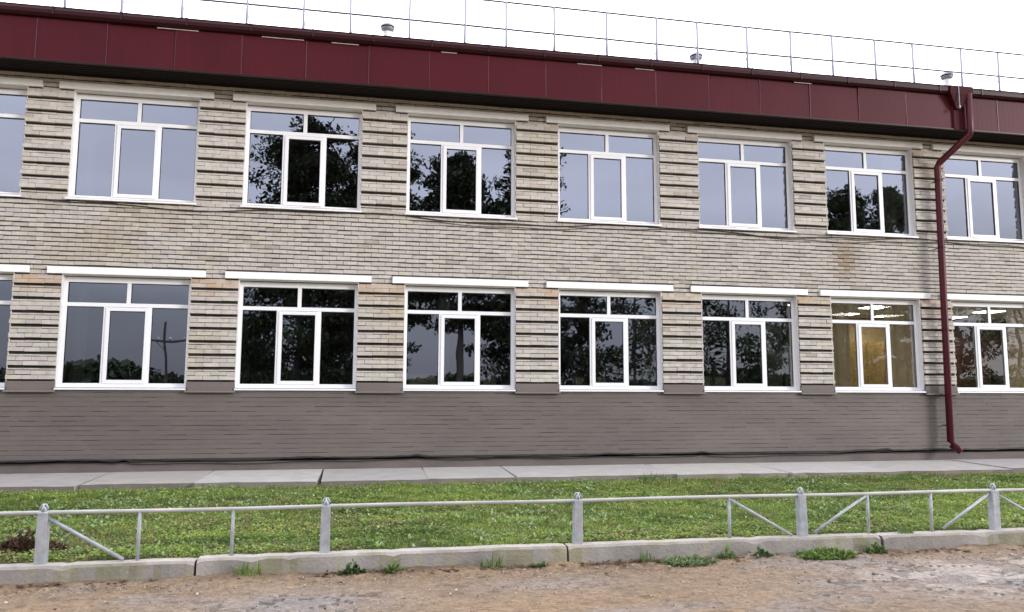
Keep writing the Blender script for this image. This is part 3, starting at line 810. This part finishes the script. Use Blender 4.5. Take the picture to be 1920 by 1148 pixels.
# ---------------------------------------------------------------- inside the windows
def curtain(x0, x1, z0, z1, y, label, lean=0):
    mt_ = M['thick'] if 'bright' in label else M['tulle']
    n = int((x1 - x0) / .018) + 2; mbb = MB(); rows = 5
    for j in range(rows):
        za, zb_ = z0 + (z1 - z0) * j / rows, z0 + (z1 - z0) * (j + 1) / rows
        for i in range(n - 1):
            t0, t1 = i / (n - 1), (i + 1) / (n - 1)
            f = lambda t, zz: (x0 + (x1 - x0) * t + lean * (zz - z1), y + .028 * math.sin(t * n * .42) + .01 * math.sin(t * 9 + zz), zz)
            mbb.face([f(t0, za), f(t1, za), f(t1, zb_), f(t0, zb_)])
    o = mbb.build('curtain', mt_, smooth=True)
    rod = MB(); rod.tube([(x0, y, z1 + .015), (x1, y, z1 + .015)], .01, 6); rod.build('curtain_rod', M['reveal'], o)
    tag(o, label, 'curtain', 'white sheer curtains behind the glass')
LZ0, LZ1, UZ0, UZ1 = S - .35, S + 1.97, S + 2.70, S + 5.36
curtain(bx[1] - 1.08, bx[1] - .80, UZ0, UZ1, .42, 'sheer curtain at the left edge of the first full upper window')
curtain(bx[1] - 1.08, bx[1] - .76, LZ0, LZ1, .42, 'sheer curtain at the left edge of the first full lower window')
curtain(bx[3] - .36, bx[3] - .16, LZ0, LZ1, .42, 'narrow pale curtain behind the middle pane of the third full lower window')
curtain(bx[4] + .82, bx[4] + 1.15, LZ0, LZ1, .42, 'sheer curtain at the right edge of the fourth full lower window')
curtain(bx[4] + .80, bx[4] + 1.15, UZ0, UZ1, .42, 'sheer curtain at the right edge of the fourth full upper window')
curtain(bx[5] + .42, bx[5] + 1.22, LZ0, LZ1, .42, 'grey sheer curtain filling the right pane of the window left of the ochre lit room')
curtain(bx[6] + .62, bx[6] + 1.25, UZ0, UZ1, .42, 'grey sheer curtain in the right pane of the upper window left of the downpipe')
curtain(bx[6] - 1.02, bx[6] - .42, LZ0, LZ1, .33, 'bright curtain standing in for sky reflected in the left pane of the ochre lit window', 0)  # this window's cloth carries the sky reflection in its colour
curtain(bx[6] + .42, bx[6] + 1.3, LZ0, LZ1, .33, 'bright curtain standing in for sky reflected in the right pane of the ochre lit window', 0)
curtain(bx[7] + .62, bx[7] + 1.3, LZ0, LZ1, .33, 'bright curtain at the right of the brown lit window behind the downpipe', 0)

def lamp(x, y, label):
    m_ = MB(); z = S + 2.30
    m_.box(x - .32, x + .32, y - .32, y + .32, z - .045, z - .002)
    o = m_.build('ceiling_lamp', M['upvc']); d = MB(); d.box(x - .29, x + .29, y - .29, y + .29, z - .056, z - .046); d.build('diffuser', M['lamp'], o)
    tag(o, label, 'ceiling lamp', 'square ceiling lamps in the lit rooms')
for x, y, lb in ((21.04, 5.6, 'lit ceiling lamp at the far left of the ochre room'), (20.72, 3.77, 'lit ceiling lamp nearest the glass in the ochre room'), (22.6, 5.75, 'lit ceiling lamp at the far right of the ochre room'),
                 (18.4, 3.6, 'lit ceiling lamp of the ochre room hidden behind the pier'),
                 (24.55, 4.05, 'lit ceiling lamp nearest the glass in the brown room'), (24.79, 5.76, 'lit ceiling lamp at the far left of the brown room'), (27.4, 4.5, 'lit ceiling lamp at the right of the brown room')):
    lamp(x, y, lb)
# cupboards
def cupboard(x0, x1, y0, y1, h, m_, label):
    c = MB(); z = S - .85; c.box(x0, x1, y0, y1, z, z + h)
    o = c.build('cupboard', m_, bevel=.01); n = max(2, int((x1 - x0) / .5))
    for i in range(n):
        a = x0 + (x1 - x0) * i / n; b = x0 + (x1 - x0) * (i + 1) / n
        d = MB(); d.box(a + .01, b - .01, y0 - .022, y0 - .002, z + .08, z + h - .04); dd = d.build('door', m_, o, bevel=.004)
        k_ = MB(); k_.box(b - .06, b - .04, y0 - .045, y0 - .022, z + h * .5, z + h * .5 + .12); k_.build('handle', M['galv'], dd)
    tag(o, label, 'cupboard')
cupboard(21.6, 23.4, 6.3, 6.9, 2.35, M['wood'], 'tall ochre wooden cupboard seen through the middle pane of the lit window')
cupboard(26.9, 28.9, 6.3, 6.9, 1.55, M['wood2'], 'low reddish brown cupboard in the room behind the downpipe')
cupboard(25.4, 26.5, 6.3, 6.9, 2.5, M['wood2'], 'tall reddish brown cupboard in the left pane of the brown lit window')
# things on the inner sills
def inner_box(x, w, d, h, label, kind):
    z = S + .012; y = .21
    if kind == 'box':
        c = MB(); t = .006
        c.box(x - w / 2, x + w / 2, y, y + d, z, z + h, skip='u'); o = c.build('cardboard_box', M['card'])
        f = MB()
        f.face([(x - w / 2, y, z + h), (x + w / 2, y, z + h), (x + w / 2 - .01, y - .05, z + h + .035), (x - w / 2 + .01, y - .05, z + h + .035)])
        f.face([(x - w / 2, y + d, z + h), (x + w / 2, y + d, z + h), (x + w / 2 - .01, y + d * .45, z + h + .012), (x - w / 2 + .01, y + d * .45, z + h + .012)])
        f.build('flap', M['card'], o); tag(o, label, 'box', 'things standing on the inner window sills')
    else:
        c = MB(); zz = z
        while zz < z + h:
            t = random.uniform(.014, .03); e_ = random.uniform(-.02, .02)
            c.box(x - w / 2 + e_, x + w / 2 + e_, y + random.uniform(0, .02), y + d, zz, zz + t - .003); zz += t
        o = c.build('paper_stack', M['paper']); tag(o, label, 'stack of papers', 'things standing on the inner window sills')
# inner sill boards
mb = MB()
for r in ROWS:
    for b in BAYS: mb.box(bx[b] - HW, bx[b] + HW, .19, .52, r - .03, r + .008)
mb.build('inner_sill', M['reveal'], B)
inner_box(bx[3] - .70, .50, .22, .24, 'wide open cardboard box in the left pane of the third full lower window', 'box')
inner_box(bx[3] + .62, .26, .2, .20, 'stack of papers in the right pane of the third full lower window', 'paper')
inner_box(bx[4] - .60, .15, .18, .20, 'small open box in the left pane of the fourth full lower window', 'box')
inner_box(bx[4] - .16, .24, .2, .22, 'stack of papers behind the middle pane of the fourth full lower window', 'paper')
inner_box(bx[5] - .92, .17, .18, .24, 'small open box at the far left of the fifth full lower window', 'box')
inner_box(bx[5] - .60, .24, .2, .22, 'stack of papers in the left pane of the fifth full lower window', 'paper')

# ---------------------------------------------------------------- low pipe fence
FY = -6.88
f = empty('pipe_fence', (9.3, FY, .17)); tag(f, 'low silver painted pipe fence along the kerb', 'fence')
inv = Matrix.Translation((-9.3, -FY, -.17))
def fpart(mb_, name, m_, **k):
    o = mb_.build(name, m_, f, **k); o.location = (-9.3, -FY, -.17); return o
px = [4.29 - 2.56 * 3, 4.29 - 2.56 * 2, 4.29 - 2.56, 4.285, 6.82, 9.385, 11.955, 14.41, 17.0, 19.6, 22.2]
RZ = .625
pts = [(x, FY, RZ + .004 * math.sin(x * 1.9)) for x in np.arange(px[0], px[-1] + .1, .45)]
mb = MB(); mb.tube(pts, .0195, 10); fpart(mb, 'rail', M['fence_rail'], smooth=True)
for i, x in enumerate(px):
    p = MB(); lean = random.uniform(-.008, .008); w_ = .048
    def tf(q, x=x, l=lean): return (q[0] + l * (q[2] - .2) * 2 + (x - q[0]) * .10 * (q[2] - .17) / .45, q[1], q[2])
    p.box(x - w_, x + w_, FY - .045, FY + .045, .15, RZ + .012, tf=tf)
    fpart(p, 'post', M['fence'], bevel=.008)
    c = MB(); xx = x + lean
    # a crown of short welded loops
    c.tube([(xx - .028, FY, RZ + .01), (xx - .034, FY, RZ + .045), (xx - .015, FY, RZ + .078), (xx + .015, FY, RZ + .078), (xx + .034, FY, RZ + .045), (xx + .028, FY, RZ + .01)], .009, 6)
    c.tube([(xx, FY - .028, RZ + .01), (xx, FY - .034, RZ + .045), (xx, FY - .012, RZ + .075), (xx, FY + .012, RZ + .075), (xx, FY + .034, RZ + .045), (xx, FY + .028, RZ + .01)], .009, 6)
    c.lathe([(.024, RZ + .01), (.030, RZ + .03), (.02, RZ + .055), (.001, RZ + .066)], xx, FY, 10)
    fpart(c, 'finial', M['fence'], smooth=True)
for x in (5.11, 5.95, 11.09, 12.77, 13.58, 15.7, 18.6, 21.2, 2.6, .1):
    b_ = MB(); b_.tube([(x, FY, .16), (x + .004, FY, RZ - .012)], .017, 8); fpart(b_, 'baluster', M['fence'], smooth=True)
for a, za, b2, zb2 in ((4.33, .575, 4.99, .185), (11.10, .60, 11.82, .20), (12.10, .22, 12.75, .60), (13.73, .22, 14.35, .59), (14.46, .585, 15.15, .22), (16.2, .22, 16.95, .59)):
    b_ = MB(); b_.tube([(a, FY - .004, za), (b2, FY - .004, zb2)], .0165, 8); fpart(b_, 'brace', M['fence'], smooth=True)

# ---------------------------------------------------------------- trees across the road, seen in the glass
def tree(x, y, h, r, z0, kind, label, dens=1.0, top=.12):
    t = empty('pine_tree' if kind == 'pine' else ('birch_tree' if kind == 'birch' else 'broadleaf_tree'), (x, y, 0))
    tag(t, label, 'tree', 'trees on the far side of the road')
    tr = MB(); bend = random.uniform(-.3, .3)
    P = lambda s: (bend * math.sin(s * 2.2), .2 * math.sin(s * 3), h * s)
    tr.tube([P(s) for s in (0, .15, .35, .55, .75, .93)], [.26 * h / 16, .22 * h / 16, .18 * h / 16, .13 * h / 16, .08 * h / 16, .03], 8)
    cl = []
    nb = int(88 * dens * (h - z0) / 10)
    for i in range(nb):
        s = (z0 + (h - z0) * ((i + random.random()) / nb)) / h
        u = (s * h - z0) / (h - z0)
        if kind == 'pine': prof = (max(0, 1 - u) ** .34) * (.7 + .3 * min(1, u * 5)) + top
        elif kind == 'birch': prof = math.sin(PI * min(1, u * .9 + .08)) ** .6 * .9 + .1
        else: prof = math.sin(PI * min(1, u * .85 + .12)) ** .5
        R = r * prof * random.uniform(.35, 1.08); a = random.uniform(0, 2 * PI)
        p0 = Vector(P(s * .93)); p1 = p0 + Vector((math.cos(a) * R, math.sin(a) * R, random.uniform(-.06, .22) * R))
        if i % 2 == 0: tr.tube([p0, (p0 + p1) / 2 + Vector((0, 0, .1 * R)), p1], [.05, .035, .012], 5, cap=False)
        m_ = 2 if kind != 'pine' else 3
        for q in range(1, m_ + 1):
            c = p0.lerp(p1, (q + .5) / (m_ + .5)); cl.append((c.x, c.y, c.z, random.uniform(.5, 1.0) * (.45 + r * .17)))
    tr.build('trunk', M['birch'] if kind == 'birch' else M['bark'], t, smooth=True)
    cl = np.array(cl); per = int(95 * dens); n = len(cl) * per
    c = np.repeat(cl, per, axis=0)
    d = rng.normal(0, 1, (n, 3)); d /= np.linalg.norm(d, axis=1)[:, None]; d *= (rng.random((n, 1)) ** .45) * c[:, 3:4]; d[:, 2] *= .55
    Q = c[:, :3] + d
    ln = rng.uniform(.14, .32, n); tint = np.array([.022, .032, .014]) if kind == 'pine' else np.array([.032, .048, .016])
    C = tint * rng.uniform(.5, 1.5, (n, 1))
    C = C * np.repeat(rng.uniform(.6, 1.4, (len(cl), 1)), per, axis=0)
    V, F, CC = leaves(Q, rng.uniform(0, 2 * PI, n), ln, ln * .5, C, rng.uniform(-1.2, 1.2, n))
    np_mesh('crown', V, F, CC, M['foliage'], t)

CAMP = Vector((7.119, -14.956, S - .082))
def vx(px_, d):      # where a picture column of the mirrored world falls, d metres beyond the wall
    v = F_ + R_ * ((px_ - 960) / 1465.2); t_ = (d + 14.956) / v.y; return 7.119 + v.x * t_
def vh(px_, py_, d):
    v = F_ + R_ * ((px_ - 960) / 1465.2) - U_ * ((py_ - 574) / 1465.2); t_ = (d + 14.956) / v.y; return S - .082 + v.z * t_
TR = [  # column in the mirror image, row of the tip, radius in px, distance, kind, crown base
    (560, 204, 100, 34, 'pine', 1.5, 'tall dense pine reflected in the second upper window'),
    (715, 205, 66, 37, 'pine', 3.0, 'tall pine reflected at the pier between the second and third windows'),
    (862, 268, 76, 33, 'pine', 6.0, 'open crowned pine reflected in the middle of the third upper window'),
    (990, 236, 76, 36, 'pine', 1.0, 'dark pine reflected at the right of the third upper window'),
    (1185, 455, 90, 33, 'leaf', 1.0, 'broad low tree reflected in the fourth lower window'),
    (1360, 450, 95, 36, 'leaf', 1.0, 'broad tree reflected in the fifth lower window'),
    (1470, 470, 60, 30, 'birch', 1.0, 'pale birch reflected at the right of the fifth lower window'),
    (1590, 338, 72, 34, 'leaf', 1.5, 'round crowned tree reflected in the left of the sixth upper window'),
    (1680, 328, 60, 36, 'leaf', 1.0, 'round crowned tree reflected in the right of the sixth upper window'),
    (1090, 470, 60, 42, 'pine', 1.0, 'distant pine reflected between the third and fourth lower windows'),
    (1780, 470, 80, 36, 'leaf', 1.0, 'broad tree reflected behind the downpipe'),
    (1900, 480, 80, 34, 'leaf', 1.0, 'broad tree reflected at the far right'),
    (470, 600, 40, 48, 'leaf', .5, 'small bushy tree reflected low between the first and second lower windows'),
    (640, 560, 40, 46, 'leaf', .5, 'small bushy tree reflected low in the second lower window'),
]
for (c_, top_, rp, d, kind, cb, lb) in TR:
    dist = d + 14.956
    tree(vx(c_, d), -d + .3, vh(c_, top_, d), rp / 1465.2 * dist * 1.38, cb, kind, lb, .62 if c_ >= 1085 and top_ > 400 else 1.0)
# far belt of low trees, reads as one mass
n = 60000; xx = rng.uniform(-90, 130, n); hh = 1.5 + 6.0 * fbm(xx * .12 + 4, xx * 0, 5) * (.55 + .45 * (fbm(xx * .04, xx * 0 + 5, 2) > .4)); zz = hh * rng.random(n) ** .7
yy = -95 - rng.uniform(0, 6, n); ln = rng.uniform(.5, 1.1, n)
V, F, CC = leaves(np.stack([xx, yy, zz], 1), rng.uniform(0, 2 * PI, n), ln, ln * .7, np.array([.03, .045, .02]) * rng.uniform(.5, 1.4, (n, 1)), rng.uniform(-1.2, 1.2, n))
tag(np_mesh('woodland', V, F, CC, M['foliage']), 'far belt of low dark trees across the field', 'woodland', kind='stuff')
# utility pole
d = 45; ux = vx(314, d); uh = vh(314, 606, d)
u = empty('utility_pole', (ux, -d, 0)); tag(u, 'thin utility pole reflected in the right pane of the first full lower window', 'utility pole')
m_ = MB(); m_.tube([(0, 0, 0), (0, 0, uh)], [.11, .075], 8); m_.build('pole', M['bark'], u)
m_ = MB(); m_.box(-1.1, 1.1, -.06, .06, uh - 1.25, uh - 1.12); m_.tube([(-.5, 0, uh - 1.2), (0, 0, uh - 1.9)], .03, 6); m_.build('crossarm', M['bark'], u)
m_ = MB()
for q in (-1.0, -.35, .35, 1.0): m_.lathe([(.05, uh - 1.12), (.07, uh - 1.02), (.04, uh - .93), (.001, uh - .92)], q, 0, 8)
m_.build('insulator', M['galv'], u)
